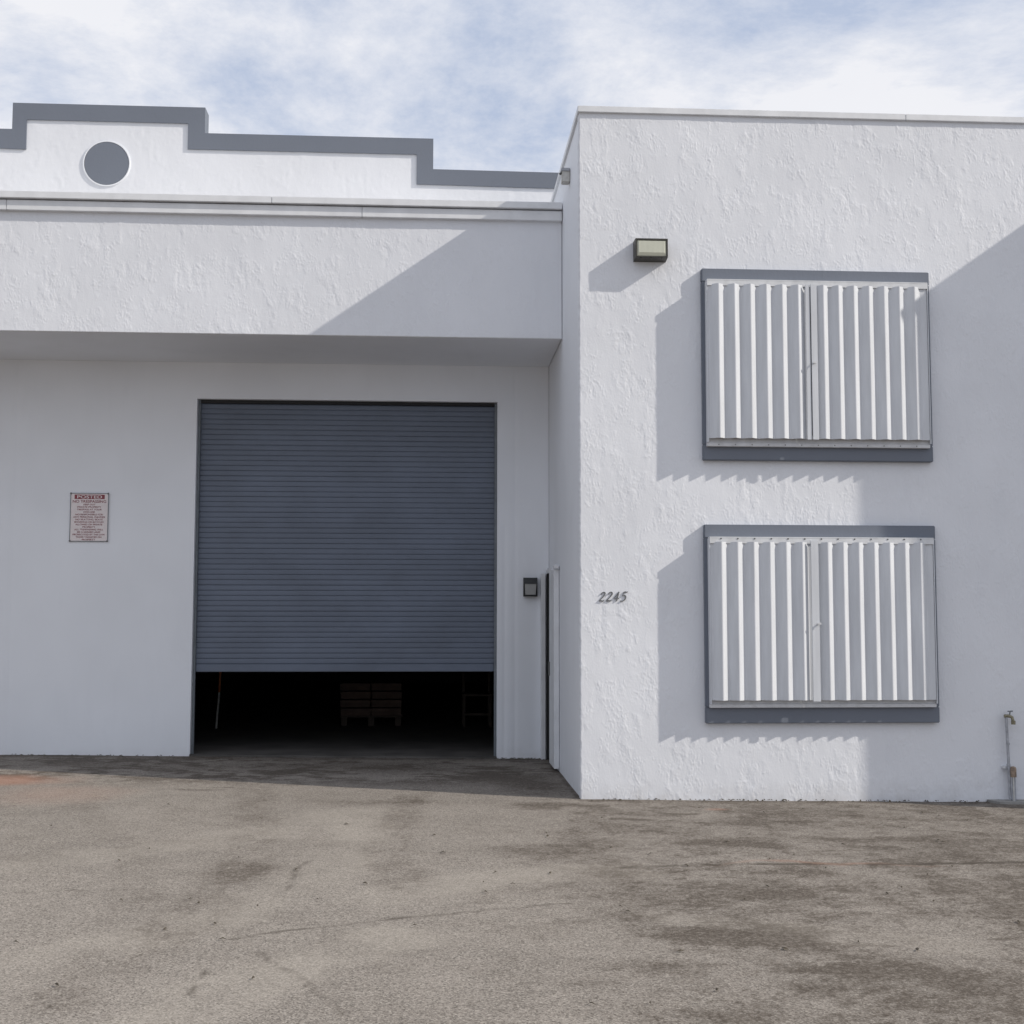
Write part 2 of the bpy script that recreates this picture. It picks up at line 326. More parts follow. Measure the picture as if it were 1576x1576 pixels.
def GROUND_MARKS():
    stains = [(2.07, 7.47, .42, .30, .95, .9), (1.8, 7.36, .22, .16, .7, .9), (2.4, 7.62, .28, .2, .6, .9), (2.02, 10.51, .27, .09, .95, .5), (1.56, 10.13, .13, .08, .85, .6), (2.18, 10.02, .13, .07, .95, .5), (2.91, 10.14, .28, .09, .85, .6),
              (2.1, 9.1, .55, .25, .75, .8), (3.1, 9.3, .7, .25, .6, .9), (1.0, 10.85, .6, .22, .75, .8), (.75, 8.8, .45, .3, .5, .9), (1.53, 6.55, .55, .3, .55, .95), (1.78, 5.86, .30, .16, .7, .9), (2.15, 5.92, .26, .2, .7, .9), (1.0, 5.85, .4, .25, .4, .95), (1.2, 5.25, .5, .25, .55, .95),
              (-2.13, 11.67, .2, .18, .6, .8), (-1.93, 11.9, .13, .07, .9, .6), (-3.75, 12.45, .22, .12, .75, .7), (-1.15, 8.15, .5, .4, .38, .95), (-1.7, 9.0, .6, .4, .25, .95), (-.5, 11.0, 1.3, .35, .4, .95), (.9, 12.4, .7, 1.0, .8, .9), (-.8, 13.5, 2.4, .8, .6, .95), (-3.6, 13.6, 1.6, .6, .55, .95)]
    rust = [(-4.0, 12.3, .85, .6, .95, .9), (-3.2, 11.4, .9, .9, .35, .95), (2.45, 10.85, .16, .14, .6, .9), (2.6, 8.37, .9, .07, .6, .9)]
    worn = [([(-2.6, 8.2), (-1.5, 9.2), (-.6, 10.6)], .35, .4), ([(-1.9, 5.9), (-1.1, 6.9), (-.6, 8.2), (-.5, 10)], .3, .45), ([(-1.0, 5.3), (-.6, 6.0), (-.1, 6.5)], .3, .55), ([(-.2, 7.4), (.5, 8.0), (1.2, 8.15)], .35, .5), ([(1.3, 6.9), (1.9, 6.6), (2.6, 6.3)], .22, .4)]
    cracks = [([(1.2, 8.26), (1.7, 8.33), (2.48, 8.36), (3.2, 8.40), (3.9, 8.45), (5.0, 8.5)], .045, .75), ([(-.95, 6.44), (-.75, 6.6), (-.54, 6.72), (-.08, 6.92), (.35, 7.1), (.78, 7.25)], .022, .6), ([(-.98, 5.5), (-1.0, 5.7), (-.97, 5.92)], .018, .6),
              ([(-.81, 8.44), (-.84, 8.0), (-.83, 7.57)], .022, .5), ([(-.82, 6.2), (-.6, 5.8), (-.32, 5.27)], .022, .4), ([(-2.3, 7.5), (-1.9, 7.55), (-1.6, 7.62)], .018, .5)]
    return stains, rust, worn, cracks
build_ground()

# ------------------------------------------------------------------ warehouse
WH = empty('warehouse', (XC, Y0, 0))
tag(WH, 'white stuccoed warehouse with slate blue trim, stepped parapet and roll-up loading door', 'building')
ORG = Vector((XC, Y0, 0))
def wall_sheet(name, us, vs_, P, mt, parent, hole=None):
    me = grid_mesh(name, us, vs_, lambda U, V: P(U, V) - np.array(wloc(parent)), hole); return link(name, me, mt, parent)
def skirted(f, u0, u1, v0, v1, back=.12):
    """first and last parameter lines fold back into the wall"""
    def g(U, V):
        h = f(np.clip(U, u0, u1), np.clip(V, v0, v1)); return np.where((U < u0) | (U > u1) | (V < v0) | (V > v1), -back, h)
    return g

# projecting two-storey block: front wall
us, vs_ = lines(XC, 6.95, .0058), lines(-.25, 6.19, .0068)
us = np.concatenate([us[us < 5.7], lines(5.72, 6.95, .1)])
hf = skirted(lambda u, v: stucco(u, v, 0), us[0], us[-1], vs_[0], vs_[-1])
wall_sheet('projecting_wall', with_skirt(us), with_skirt(vs_), lambda U, V: np.stack([U - (.003 + .004 * pn(V * 11, V * 0 + 3.3, 31) + .003 * pn(V * 31, V * 0 + 1.7, 32)) * np.exp(-np.abs(U - XC) / .03), Y0 - hf(U, V), V], -1), M['stucco'], WH)
# its return wall, facing the loading bay, with the doorway cut out near the inner corner
SD0, SD1, SDT = 13.78, 14.36, 2.06
us, vs_ = lines(Y0 + .004, Y2 + .6, .02), lines(-.25, 6.19, .02)
us = np.unique(np.concatenate([us, [SD0, SD1]])); vs_ = np.unique(np.concatenate([vs_, [SDT]]))
hs = lambda u, v: .4 * stucco(u, v, 3) - .003 * np.exp(-(u - Y0) / .03)
wall_sheet('return_wall', us, vs_, lambda U, V: np.stack([XC + .004 - hs(U, V), U, V], -1), M['stucco_smooth'], WH,
           lambda a, b: (a > SD0) & (a < SD1) & (b < SDT))
MB().box(XC + .02, 6.9, Y0 + .02, 30, 5.95, 6.1).build('roof_deck', M['concrete'], WH)
MB().box(XC + .012, XC + .2, SD1 + .1, 30, SDT, 6.18).box(6.7, 6.95, Y0 + .1, 30, -.2, 6.15).box(XC, 6.95, 29.8, 30, -.2, 6.15).build('block_wall', M['inner'], WH)
# metal cap in lengths
x = XC - .018
for L in (3.05, 3.05):
    x1 = min(x + L, 6.95)
    MB().box(x, x1 - .003, Y0 - .026, Y0 + .2, 6.163, 6.222, .004).build('roof_cap', M['white_metal'], WH); x = x1
for y0, y1 in ((Y0 + .202, 13.2), (13.203, 16.2), (16.203, 19.2)):
    MB().box(XC - .018, XC + .15, y0, y1, 6.163, 6.222, .004).build('roof_cap', M['white_metal'], WH)
# next projecting block of the same building, beyond the frame
us, vs_ = lines(10.25, Y0 + .1, .1), lines(-.25, 6.19, .1)
MB().box(6.95, 16, 10.25, 30, -.3, 6.19).build('next_block', M['stucco_smooth'], WH)
MB().box(6.90, 16, 10.21, 10.5, 6.195, 6.235).build('roof_cap', M['white_metal'], WH)
MB().box(6.90, 7.1, 10.502, 18, 6.195, 6.235).build('roof_cap', M['white_metal'], WH)

# loading-bay wall
us = np.unique(np.concatenate([lines(-5.6, XC, .02), [DL, DR, -13, -10, -8, -6.5]])); vs_ = np.unique(np.concatenate([lines(-.25, 4.6, .02), [DT]]))
def hb(u, v):
    h = .38 * stucco(u * .8, v * .8, 5)
    for jx, top in ((.917, 4.6), (.80, 2.6), (-4.63, 4.6)):          # rounded control joints
        h = h - .007 * np.exp(-((u - jx) / .012) ** 2) * (v < top)
    return h
wall_sheet('bay_wall', us, vs_, lambda U, V: np.stack([U, Y2 - hb(U, V), V], -1), M['stucco_smooth'], WH, lambda a, b: (a > DL) & (a < DR) & (b < DT))
# reveal of the opening
RV = .20
MB().box(DL - .3, DL, Y2 + .012, Y2 + RV, -.2, DT + .3).box(DR, DR + .3, Y2 + .012, Y2 + RV, -.2, DT + .3).box(DL, DR, Y2 + .012, Y2 + RV, DT, DT + .3).build('door_reveal', M['stucco_smooth'], WH)
# canopy
us, vs_ = lines(-5.4, XC - .002, .0065), lines(ZS, ZG - .02, .0072)
us = np.concatenate([[-13.], us])
hc = skirted(lambda u, v: stucco(u, v, 8), us[0], us[-1], vs_[0], vs_[-1], .06)
fas = wall_sheet('canopy_fascia', with_skirt(us), with_skirt(vs_), lambda U, V: np.stack([U, Y1 - hc(U, V), V], -1), M['stucco'], WH)
MB().box(-13, XC - .003, Y1 + .012, Y2 + .1, ZS + .004, ZS + .14).build('soffit', M['stucco_smooth'], WH)
MB().box(-13, XC - .003, Y1 + .05, Y2 + .1, ZG - .14, ZG - .04).build('canopy_roof', M['roof_coat'], WH)
for a, b in ((-4.72, -1.66), (-1.657, XC - .004)):
    MB().box(a, b, Y1 - .085, Y1 + .1, 5.757, 5.826, .004).build('drip_edge', M['white_metal'], fas)
MB().box(-13, -4.723, Y1 - .085, Y1 + .1, 5.757, 5.815, .004).build('drip_edge', M['white_metal'], fas)
for a, b in ((-13, -4.3), (-4.297, -.75), (-.747, XC - .004)):
    MB().box(a, b, Y1 - .05, Y1 + .1, 5.642, 5.745, .004).build('fascia_strip', M['white_metal'], fas)
# stepped parapet standing on the loading-bay wall
YP = 14.40
prof = [(-13, 6.705), (-7.43, 6.705), (-7.43, 7.06), (-4.78, 7.06), (-4.78, 7.365), (-2.63, 7.365), (-2.63, 7.065), (-.03, 7.065), (-.03, 6.705), (2.6, 6.69)]
def top_at(u):
    u = np.asarray(u); z = np.full(u.shape, 6.70)
    z = np.where((u > -7.43) & (u < -.03), 7.062, z); return np.where((u > -4.78) & (u < -2.63), 7.365, z)
us = np.unique(np.concatenate([lines(-5.6, 1.7, .016), [-7.43, -4.78, -2.63, -.03, -13, 2.6]])); vs_ = np.unique(np.concatenate([lines(5.4, 7.365, .016), [6.70, 7.062]]))
hp = lambda u, v: .8 * stucco(u, v, 21)
par = wall_sheet('parapet', us, vs_, lambda U, V: np.stack([U, YP - hp(U, V), V], -1), M['stucco'], WH, lambda a, b: b > top_at(a))
cor = MB()
cor.prism([(-13, 5.4), (2.6, 5.4)] + [(x + (.004 if i_ in (2, 4) else -.004 if i_ in (5, 7) else 0) + (.004 if i_ in (1, 3) else -.004 if i_ in (6, 8) else 0), z - .004) for i_, (x, z) in reversed(list(enumerate(prof)))], YP + .012, YP + .2); cor.build('parapet_core', M['stucco_smooth'], WH)
W = .19
inner = [(-13, 6.705 - W), (-7.43 + W, 6.705 - W), (-7.43 + W, 7.06 - W), (-4.78 + W - .03, 7.06 - W - .04), (-4.78 + W - .03, 7.365 - W), (-2.63 - W, 7.365 - W), (-2.63 - W, 7.065 - W), (-.03 - W, 7.065 - W), (-.03 - W, 6.705 - W + .01), (2.6, 6.69 - W)]
tr = MB()
for i in range(len(prof) - 1):
    a, b, c, d = prof[i], prof[i + 1], inner[i + 1], inner[i]
    n = [(a[0], YP - .020, a[1]), (b[0], YP - .020, b[1]), (c[0], YP - .020, c[1]), (d[0], YP - .020, d[1]), (a[0], YP + .21, a[1]), (b[0], YP + .21, b[1]), (c[0], YP + .004, c[1]), (d[0], YP + .004, d[1])]
    tr.add(n, [(0, 1, 2, 3), (0, 1, 5, 4), (3, 2, 6, 7)])
tr.build('parapet_trim', M['trim'], par)
md = MB(); c0 = (-3.722, 6.688); N = 48
def ring(r0, r1, ya, yb, mb):
    vs = []; fs = []
    for k in range(N):
        a = 2 * math.pi * k / N
        for r, y in ((r1, ya), (r0, ya), (r1, yb), (r0, yb)): vs.append((c0[0] + r * math.cos(a), y, c0[1] + r * math.sin(a)))
    for k in range(N):
        i, j = 4 * k, 4 * ((k + 1) % N); fs += [(i, j, j + 1, i + 1), (i, i + 2, j + 2, j), (i + 1, j + 1, j + 3, i + 3)]
    mb.add(vs, fs)
md.prism([(c0[0] + .249 * math.cos(2 * math.pi * k / N), c0[1] + .249 * math.sin(2 * math.pi * k / N)) for k in range(N)], YP - .012, YP + .01)
md.build('medallion', M['trim'], par)
rg = MB(); ring(.252, .264, YP - .015, YP + .01, rg); rg.build('medallion_ring', M['stucco_smooth'], par)

# roll-up door
RY = Y2 + .10; SP = .0586; ZB = .97
rd = MB().box(DL + .02, DR - .02, RY + .03, RY + .05, ZB, DT + .25).build('roll_up_door', M['door'], WH)
pr = [(0.0, -.0586), (.0, -.0550), (-.0085, -.0535), (-.0105, -.046), (-.0110, -.030), (-.0105, -.010), (-.0085, -.0025), (.0, -.0015), (.0, .0)]
sv, sf = [], []
for x in (DL + .026, DR - .026):
    for y, z in pr: sv.append((x, y, z))
n = len(pr); sf = [(i, i + 1, n + i + 1, n + i) for i in range(n - 1)] + [tuple(range(n - 1, -1, -1)), tuple(range(n, 2 * n))]
sme = MB().add(sv, sf[:-2]).add(sv, sf[-2:]).mesh('slat'); 
zt = ZB + .075
k = 0
while zt + SP < DT + .12:
    sl = link('slat', sme, M['door'], rd, (random.uniform(-.001, .001), RY + .028 + random.uniform(-.001, .001), zt + SP)); sl.rotation_euler = (random.gauss(0, .012), random.gauss(0, .00025), random.gauss(0, .0004)); zt += SP
MB().box(DL + .03, DR - .03, RY - .004, RY + .028, ZB - .01, ZB + .074, .006).build('bottom_bar', M['door'], rd)
for a, b in ((DL + .001, DL + .028), (DR - .028, DR - .001)):
    MB().box(a, b, RY - .03, RY + .01, -.02, DT, .003).build('guide', M['guide'], rd)
MB().box(DL + .03, DR - .03, RY - .028, RY + .02, DT - .035, DT + .05).build('header_shade_strip', M['dark_gap'], rd)  # black strip painted in for the shaded gap above the slats

# person door in the return wall
sd = MB().box(XC + .50, XC + .545, SD0 - .3, SD1 + .3, .03, SDT + .3).build('side_door', M['black_metal'], WH)
fr = MB().box(XC - .055, XC + .0, SD0 - .55, SD0 - .0, gz(1.3) + .03, SDT + .01, .005); fr.build('door_leaf', M['white_metal'], sd)
MB().box(XC - .095, XC - .045, SD1 - .03, Y2 - .006, -.02, SDT, .004).build('jamb', M['white_metal'], sd)
MB().box(XC - .03, XC + .10, SD1 - .02, SD1 + .03, -.02, SDT, .003).build('jamb', M['dark_gap'], sd)  # coloured black to paint in the dark of the door slit
MB().box(XC - .03, XC + .14, SD0 + .0, SD1 + .03, SDT + .002, SDT + .05, .003).build('door_head', M['white_metal'], sd)
MB().box(XC - .06, XC - .008, SD0 - .60, SD0 - .48, SDT + .015, SDT + .05, .004).build('door_closer', M['white_metal'], sd)
MB().box(XC - .07, XC - .055, SD0 - .09, SD0 - .05, .95, 1.10, .003).build('latch', M['screw'], sd)

# interior seen through the gap
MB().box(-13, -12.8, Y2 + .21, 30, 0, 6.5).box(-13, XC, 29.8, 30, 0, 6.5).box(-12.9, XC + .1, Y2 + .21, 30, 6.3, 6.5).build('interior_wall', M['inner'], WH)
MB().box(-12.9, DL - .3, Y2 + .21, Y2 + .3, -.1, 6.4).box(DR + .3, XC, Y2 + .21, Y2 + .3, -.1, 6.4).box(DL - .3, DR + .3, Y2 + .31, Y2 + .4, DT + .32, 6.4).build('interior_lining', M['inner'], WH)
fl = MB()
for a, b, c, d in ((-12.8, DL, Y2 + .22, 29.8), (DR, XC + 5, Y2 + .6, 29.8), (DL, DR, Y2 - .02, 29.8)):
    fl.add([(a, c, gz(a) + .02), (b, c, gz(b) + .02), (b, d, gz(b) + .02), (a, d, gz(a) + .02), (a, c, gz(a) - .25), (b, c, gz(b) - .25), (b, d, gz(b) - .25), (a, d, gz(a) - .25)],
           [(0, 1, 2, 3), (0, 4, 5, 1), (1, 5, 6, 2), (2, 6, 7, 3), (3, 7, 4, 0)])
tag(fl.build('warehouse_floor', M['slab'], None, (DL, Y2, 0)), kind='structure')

# ------------------------------------------------------------------ storm shutters
def corrugation(xs_out, start, end, D=.042, WEB=.056, flat=.010):
    """profile points (x, depth): depth 0 = ridge, D = valley; xs_out = outer right corner of each ridge"""
    p = [(start, D)]
    for i, xo in enumerate(xs_out):
        pitch = .142 if i == 0 else xo - xs_out[i - 1]
        lw = max(.02, pitch - WEB - 2 * flat)
        a = max(xo - flat - lw, p[-1][0] + .002)
        p += [(a, D), (xo - flat, 0), (xo, 0), (xo + WEB, D)]
    p.append((end, D))
    xs = np.arange(start, end, .0035); ys = np.interp(xs, [q[0] for q in p], [q[1] for q in p]); ker = np.ones(3) / 3
    return xs, np.convolve(np.pad(ys, 1, mode='edge'), ker, 'valid')
def corrugated_panel(name, xs, ds, y_ridge, z0, z1, mt, parent):
    n = len(xs); vs, fs = [], []
    for z in (z0, z1):
        for x_, d in zip(xs, ds): vs.append((x_, y_ridge + d, z))
    for z in (z0, z1):
        for x_, d in zip(xs, ds): vs.append((x_, y_ridge + d + .0022, z))
    b = MB(); b.add(vs[:2 * n], [(i, i + 1, n + i + 1, n + i) for i in range(n - 1)], True)
    b.add(vs[2 * n:], [(i + 1, i, n + i, n + i + 1) for i in range(n - 1)], True)
    for i in range(n - 1): fs += [(i, 2 * n + i, 2 * n + i + 1, i + 1), (n + i, n + i + 1, 3 * n + i + 1, 3 * n + i)]
    fs += [(0, n, 3 * n, 2 * n), (n - 1, 3 * n - 1, 4 * n - 1, 2 * n - 1)]
    b.add(vs, fs); o = b.build(name, mt, parent)
    return o
def shutter(label, zt_, zb_, ft, fb, kind):
    S = empty('storm_shutter', (3.45, Y0, fb)); tag(S, label, 'shutter', 'storm shutters on the projecting wall')
    XL, XR = 2.4027, 4.5004; YF = Y0 - .062
    mm = MB()   # painted surround: four boards
    MB().box(XL, XR, YF, Y0 + .02, ft - .12, ft, .006).build('surround_board', M['trim'], S)
    MB().box(XL, XR, YF, Y0 + .02, fb, fb + .14, .006).build('surround_board', M['trim'], S)
    MB().box(XL, XL + .12, YF + .001, Y0 + .02, fb + .141, ft - .121, .006).build('surround_board', M['trim'], S)
    MB().box(XR - .12, XR, YF + .001, Y0 + .02, fb + .141, ft - .121, .006).build('surround_board', M['trim'], S)
    MB().box(XL + .1, XR - .1, Y0 - .02, Y0 + .01, fb + .1, ft - .1).build('backing', M['dark_gap'], S)
    SX0, SX1 = 2.432, 4.452; yr = Y0 - .178
    zp0, zp1 = zb_ + .037, zt_ - .046
    xs, ds = corrugation([2.535 + .1445 * i for i in range(6)], SX0 + .006, 3.345)
    lp = corrugated_panel('corrugated_panel', xs, ds, yr, zp0, zp1, M['shutter'], S)
    xs, ds = corrugation([3.487 + .1395 * i for i in range(7)], 3.405, SX1 - .006)
    rp = corrugated_panel('corrugated_panel', xs, ds, yr + .001, zp0, zp1, M['shutter'], S)
    if kind == 0:
        MB().box(3.318, 3.357, yr + .004, yr + .012, zp0 - .01, zp1 + .005, .002).build('centre_flange', M['shutter'], lp)
        MB().box(3.364, 3.420, yr - .002, yr + .010, zp0 - .01, zp1 + .005, .002).build('centre_flange', M['shutter'], rp)
    else:
        MB().box(3.326, 3.394, yr - .002, yr + .010, zp0 - .01, zp1 + .015, .002).build('centre_flange', M['shutter'], lp)
    # header: top plate, front lip; sill: back flange, lip
    MB().box(SX0, SX1, yr + .030, YF, zt_ - .012, zt_, .002).box(SX0, SX1, yr + .030, yr + .034, zt_ - .058, zt_ - .0125).build('header_rail', M['rail'], S)
    MB().box(SX0, SX1, Y0 - .098, Y0 - .092, zb_ + .004, zb_ + .075).box(SX0 - .004, SX1 + .006, Y0 - .106, YF, zb_ - .03, zb_ + .003, .003).build('sill_rail', M['rail'], S)
    MB().box(SX0 - .003, SX0 + .004, yr + .036, YF, zb_ + .004, zt_ - .0125).build('side_flange', M['shutter'], S)
    MB().box(SX1 - .004, SX1 + .003, yr + .036, YF, zb_ + .004, zt_ - .0125).build('side_flange', M['shutter'], S)
    # wing-nut latch in the middle
    zc = (zt_ + zb_) / 2 - .02 if kind == 0 else (zt_ + zb_) / 2 - .03
    MB().tube([(3.385, yr - .002, zc), (3.385, yr - .022, zc)], .008, 10).box(3.368, 3.402, yr - .026, yr - .020, zc - .009, zc + .011, .002).build('wing_nut', M['rail'], S)
    for i in range(13):
        xx = SX0 + .1 + i * .15
        if kind: MB().tube([(xx, yr + .030, zt_ - .016), (xx, yr + .026, zt_ - .016)], .007, 6).build('screw', M['screw'] if kind else M['rail'], S)
        MB().tube([(xx, Y0 - .106, zb_ - .014), (xx, Y0 - .110, zb_ - .014)], .005, 6).build('screw', M['rail'] if kind else M['screw'], S)
shutter('upper pale corrugated metal storm shutter in slate surround, beside the bronze wall light', 4.603, 3.128, 4.7215, 2.979, 0)
shutter('lower pale corrugated metal storm shutter in slate surround, beside the house number', 2.288, .818, 2.4015, .6483, 1)

# ------------------------------------------------------------------ wall lights
L = empty('wall_light', (1.925, Y0, 4.76)); tag(L, 'bronze wall pack light with frosted lens, high beside the upper storm shutter', 'wall light')
hb_ = MB()
x0, x1, z0, z1, ya, yb = 1.79, 2.085, 4.785, 4.968, Y0 - .125, Y0 - .002
hb_.add([(x0, yb, z0), (x1, yb, z0), (x1, yb, z1), (x0, yb, z1), (x0 + .002, ya, z0 + .008), (x1 - .002, ya, z0 + .008), (x1 - .002, ya, z1 - .002), (x0 + .002, ya, z1 - .002)],
        [(0, 1, 2, 3), (0, 4, 5, 1), (1, 5, 6, 2), (2, 6, 7, 3), (3, 7, 4, 0), (4, 7, 6, 5)])
hb_.build('housing', M['bronze'], L)
fr = MB(); FW = .014
for a in ((x0 + .002, x0 + FW, z0 + .008, z1 - .002), (x1 - FW, x1 - .002, z0 + .008, z1 - .002), (x0 + FW, x1 - FW, z0 + .008, z0 + .008 + FW), (x0 + FW, x1 - FW, z1 - FW - .004, z1 - .002)): fr.box(a[0], a[1], ya - .012, ya - .001, a[2], a[3], .002)
fr.build('lens_frame', M['bronze'], L)
ln = MB(); a, b, c, d = x0 + FW + .001, x1 - FW - .001, z0 + .009 + FW, z1 - FW - .005
ln.add([(a, ya - .002, c), (b, ya - .002, c), (b, ya - .002, d), (a, ya - .002, d), (a + .018, ya - .012, c + .03), (b - .018, ya - .012, c + .03), (b - .014, ya - .009, d - .006), (a + .014, ya - .009, d - .006)],
       [(0, 1, 5, 4), (1, 2, 6, 5), (2, 3, 7, 6), (3, 0, 4, 7), (4, 5, 6, 7)])
ln.build('lens', M['lens'], L)
for xx in (x0 + .05, (x0 + x1) / 2, x1 - .05): MB().tube([(xx, ya + .012, z0 + .008), (xx, ya + .012, z0 - .002)], .006, 8).build('screw', M['screw'], L)

L2 = empty('wall_light', (1.09, Y2, 1.8)); tag(L2, 'small black capped wall light beside the narrow side door', 'wall light')
x0, x1, z0, z1 = 1.013, 1.168, 1.803, 2.013; yb, ya = Y2 - .008, Y2 - .105
cap = MB(); cap.add([(x0, yb, z1 - .068), (x1, yb, z1 - .068), (x1, yb, z1), (x0, yb, z1), (x0, ya, z1 - .068), (x1, ya, z1 - .068), (x1, ya + .02, z1), (x0, ya + .02, z1)],
        [(0, 1, 2, 3), (0, 4, 5, 1), (1, 5, 6, 2), (2, 6, 7, 3), (3, 7, 4, 0), (4, 7, 6, 5)]); cap.build('cap', M['black_metal'], L2)
MB().box(x0, x1, yb - .012, yb, z0, z1 - .069).build('back_plate', M['black_metal'], L2)
lb = MB(); lb.add([(x0 + .01, yb - .013, z0 + .012), (x1 - .01, yb - .013, z0 + .012), (x1 - .01, yb - .013, z1 - .07), (x0 + .01, yb - .013, z1 - .07), (x0 + .02, ya + .035, z0 + .02), (x1 - .02, ya + .035, z0 + .02), (x1 - .012, ya + .012, z1 - .07), (x0 + .012, ya + .012, z1 - .07)],
        [(0, 1, 5, 4), (1, 2, 6, 5), (2, 3, 7, 6), (3, 0, 4, 7), (4, 5, 6, 7)]); lb.build('lens', M['lens2'], L2)
fr = MB().box(x0, x1, ya + .02, yb - .013, z0, z0 + .011).box(x0, x0 + .009, ya + .02, yb - .013, z0 + .0115, z1 - .0695).box(x1 - .009, x1, ya + .02, yb - .013, z0 + .0115, z1 - .0695); fr.build('lens_frame', M['black_metal'], L2)
# small flood light / box on the return wall under the roof edge
J = empty('junction_box', (XC, 12.13, 5.80)); tag(J, 'small grey box fixed high on the return wall above the canopy edge', 'junction box')
MB().box(XC - .078, XC + .0, 12.10, 12.2, 5.80, 5.925, .006).build('box', M['pvc'], J)
MB().box(XC - .085, XC + .002, 12.09, 12.21, 5.905, 5.937, .004).build('lid', M['pipe'], J)
MB().tube([(XC - .078, 12.14, 5.90), (XC - .095, 12.13, 5.885)], .012, 8).build('knockout', M['screw'], J)

# ------------------------------------------------------------------ house number
def stroke(mb, pts, widths, y0, y1, h, ox, oz, shear=.26):
    # smooth the stroke with Catmull-Rom, then sweep a flat nib
    P = [Vector((p[0], p[1])) for p in pts]; dense, wd = [], []
    for i in range(len(P) - 1):
        p0, p1, p2, p3 = P[max(i - 1, 0)], P[i], P[i + 1], P[min(i + 2, len(P) - 1)]
        for k in range(5):
            t = k / 5; dense.append(.5 * ((2 * p1) + (p2 - p0) * t + (2 * p0 - 5 * p1 + 4 * p2 - p3) * t * t + (3 * p1 - p0 - 3 * p2 + p3) * t ** 3)); wd.append(widths[i] * (1 - t) + widths[i + 1] * t)
    dense.append(P[-1]); wd.append(widths[-1]); n = len(dense); A, B = [], []
    for i, p in enumerate(dense):
        t = (dense[min(i + 1, n - 1)] - dense[max(i - 1, 0)]).normalized(); nn = Vector((-t.y, t.x)) * wd[i] * .38
        for lst, q in ((A, p + nn), (B, p - nn)): lst.append((ox + (q.x + shear * q.y) * h, oz + q.y * h))
    vs = []
    for y in (y0, y1): vs += [(q[0], y, q[1]) for q in A] + [(q[0], y, q[1]) for q in B]
    fs = []
    for i in range(n - 1):
        fs += [(i, i + 1, n + i + 1, n + i), (2 * n + i, 3 * n + i, 3 * n + i + 1, 2 * n + i + 1), (i, 2 * n + i, 2 * n + i + 1, i + 1), (n + i, n + i + 1, 3 * n + i + 1, 3 * n + i)]
    fs += [(0, n, 3 * n, 2 * n), (n - 1, 3 * n - 1, 4 * n - 1, 2 * n - 1)]
    mb.add(vs, fs)
TWO = [([(.07, .70), (.10, .86), (.26, .97), (.42, .90), (.45, .73), (.34, .50), (.18, .28), (.04, .08)], [.10, .09, .10, .14, .17, .15, .12, .10]),
       ([(.02, .06), (.16, .11), (.32, .07), (.46, .05), (.52, .20)], [.10, .14, .17, .13, .05])]
FOUR = [([(.36, .99), (.22, .70), (.02, .34)], [.09, .09, .08]), ([(.0, .30), (.25, .31), (.56, .31)], [.11, .12, .10]), ([(.38, .99), (.36, .6), (.36, .3), (.35, .02)], [.10, .16, .17, .13])]
FIVE = [([(.14, .93), (.30, .96), (.44, .93), (.54, 1.0)], [.13, .15, .13, .06]), ([(.15, .95), (.12, .76), (.08, .56)], [.08, .07, .06]), ([(.08, .56), (.24, .62), (.42, .52), (.46, .30), (.36, .10), (.18, .01), (.02, .06)], [.06, .10, .16, .18, .15, .11, .12])]
HN = empty('house_number', (1.59, Y0, 1.72)); tag(HN, 'dark metal italic house number 2245 on the white stucco near the corner', 'house number')
for i, g in enumerate((TWO, TWO, FOUR, FIVE)):
    d = MB()
    for j, (pts, w) in enumerate(g): stroke(d, pts, w, Y0 - .0095 - .0006 * j, Y0 + .002, .086, 1.462 + .064 * i, 1.716 + .001 * i)
    d.build('digit', M['digit'], HN)

# ------------------------------------------------------------------ posted sign
SG = empty('warning_sign', (-3.81, Y2, 2.4)); tag(SG, 'white warning sign with maroon lettering screwed to the wall left of the roll-up door', 'sign')
sx0, sx1, sz0, sz1, sy = -4.018, -3.600, 2.398, 2.938, Y2 - .016
board = MB().box(sx0, sx1, sy, sy + .006, sz0, sz1, .002).build('board', M['sign'], SG)
MB().box(sx0, sx0 + .008, sy - .0015, sy - .0004, sz0 + .0085, sz1 - .0085).box(sx1 - .008, sx1, sy - .0015, sy - .0004, sz0 + .0085, sz1 - .0085).box(sx0, sx1, sy - .0015, sy - .0004, sz1 - .008, sz1).box(sx0, sx1, sy - .0015, sy - .0004, sz0, sz0 + .008).build('border', M['guide'], board)
MB().box(sx0 + .045, sx1 - .045, sy - .0015, sy - .0004, sz1 - .068, sz1 - .018).build('header_band', M['ink'], board)
for xx in (sx0 + .006, sx1 - .006):
    for z in (sz0 + .006, sz1 - .006): MB().tube([(xx, sy - .001, z), (xx, sy - .007, z)], .011, 10).build('screw', M['screw'], SG)
def text_line(s, z, size, width, mt, y):
    cu = bpy.data.curves.new('lettering', 'FONT'); cu.body = s; cu.align_x = 'CENTER'; cu.size = size; cu.offset = size * .012
    to = bpy.data.objects.new('lettering', cu); col.objects.link(to)
    me = bpy.data.meshes.new_from_object(to.evaluated_get(bpy.context.evaluated_depsgraph_get()))
    bpy.data.objects.remove(to)
    co = np.zeros(len(me.vertices) * 3, np.float32); me.vertices.foreach_get('co', co); co = co.reshape(-1, 3)
    w = co[:, 0].max() - co[:, 0].min(); k = width / w
    out = np.stack([(co[:, 0] - (co[:, 0].max() + co[:, 0].min()) / 2) * k + (sx0 + sx1) / 2, np.full(len(co), y), co[:, 1] + z], 1) - np.array(wloc(board))
    me.vertices.foreach_set('co', out.astype(np.float32).ravel()); me.update(); me.materials.clear()
    return link('lettering', me, mt, board)
text_line('POSTED', sz1 - .060, .048, .27, M['sign'], sy - .0026)
text_line('NO TRESPASSING', sz1 - .108, .041, .365, M['ink'], sy - .0020)
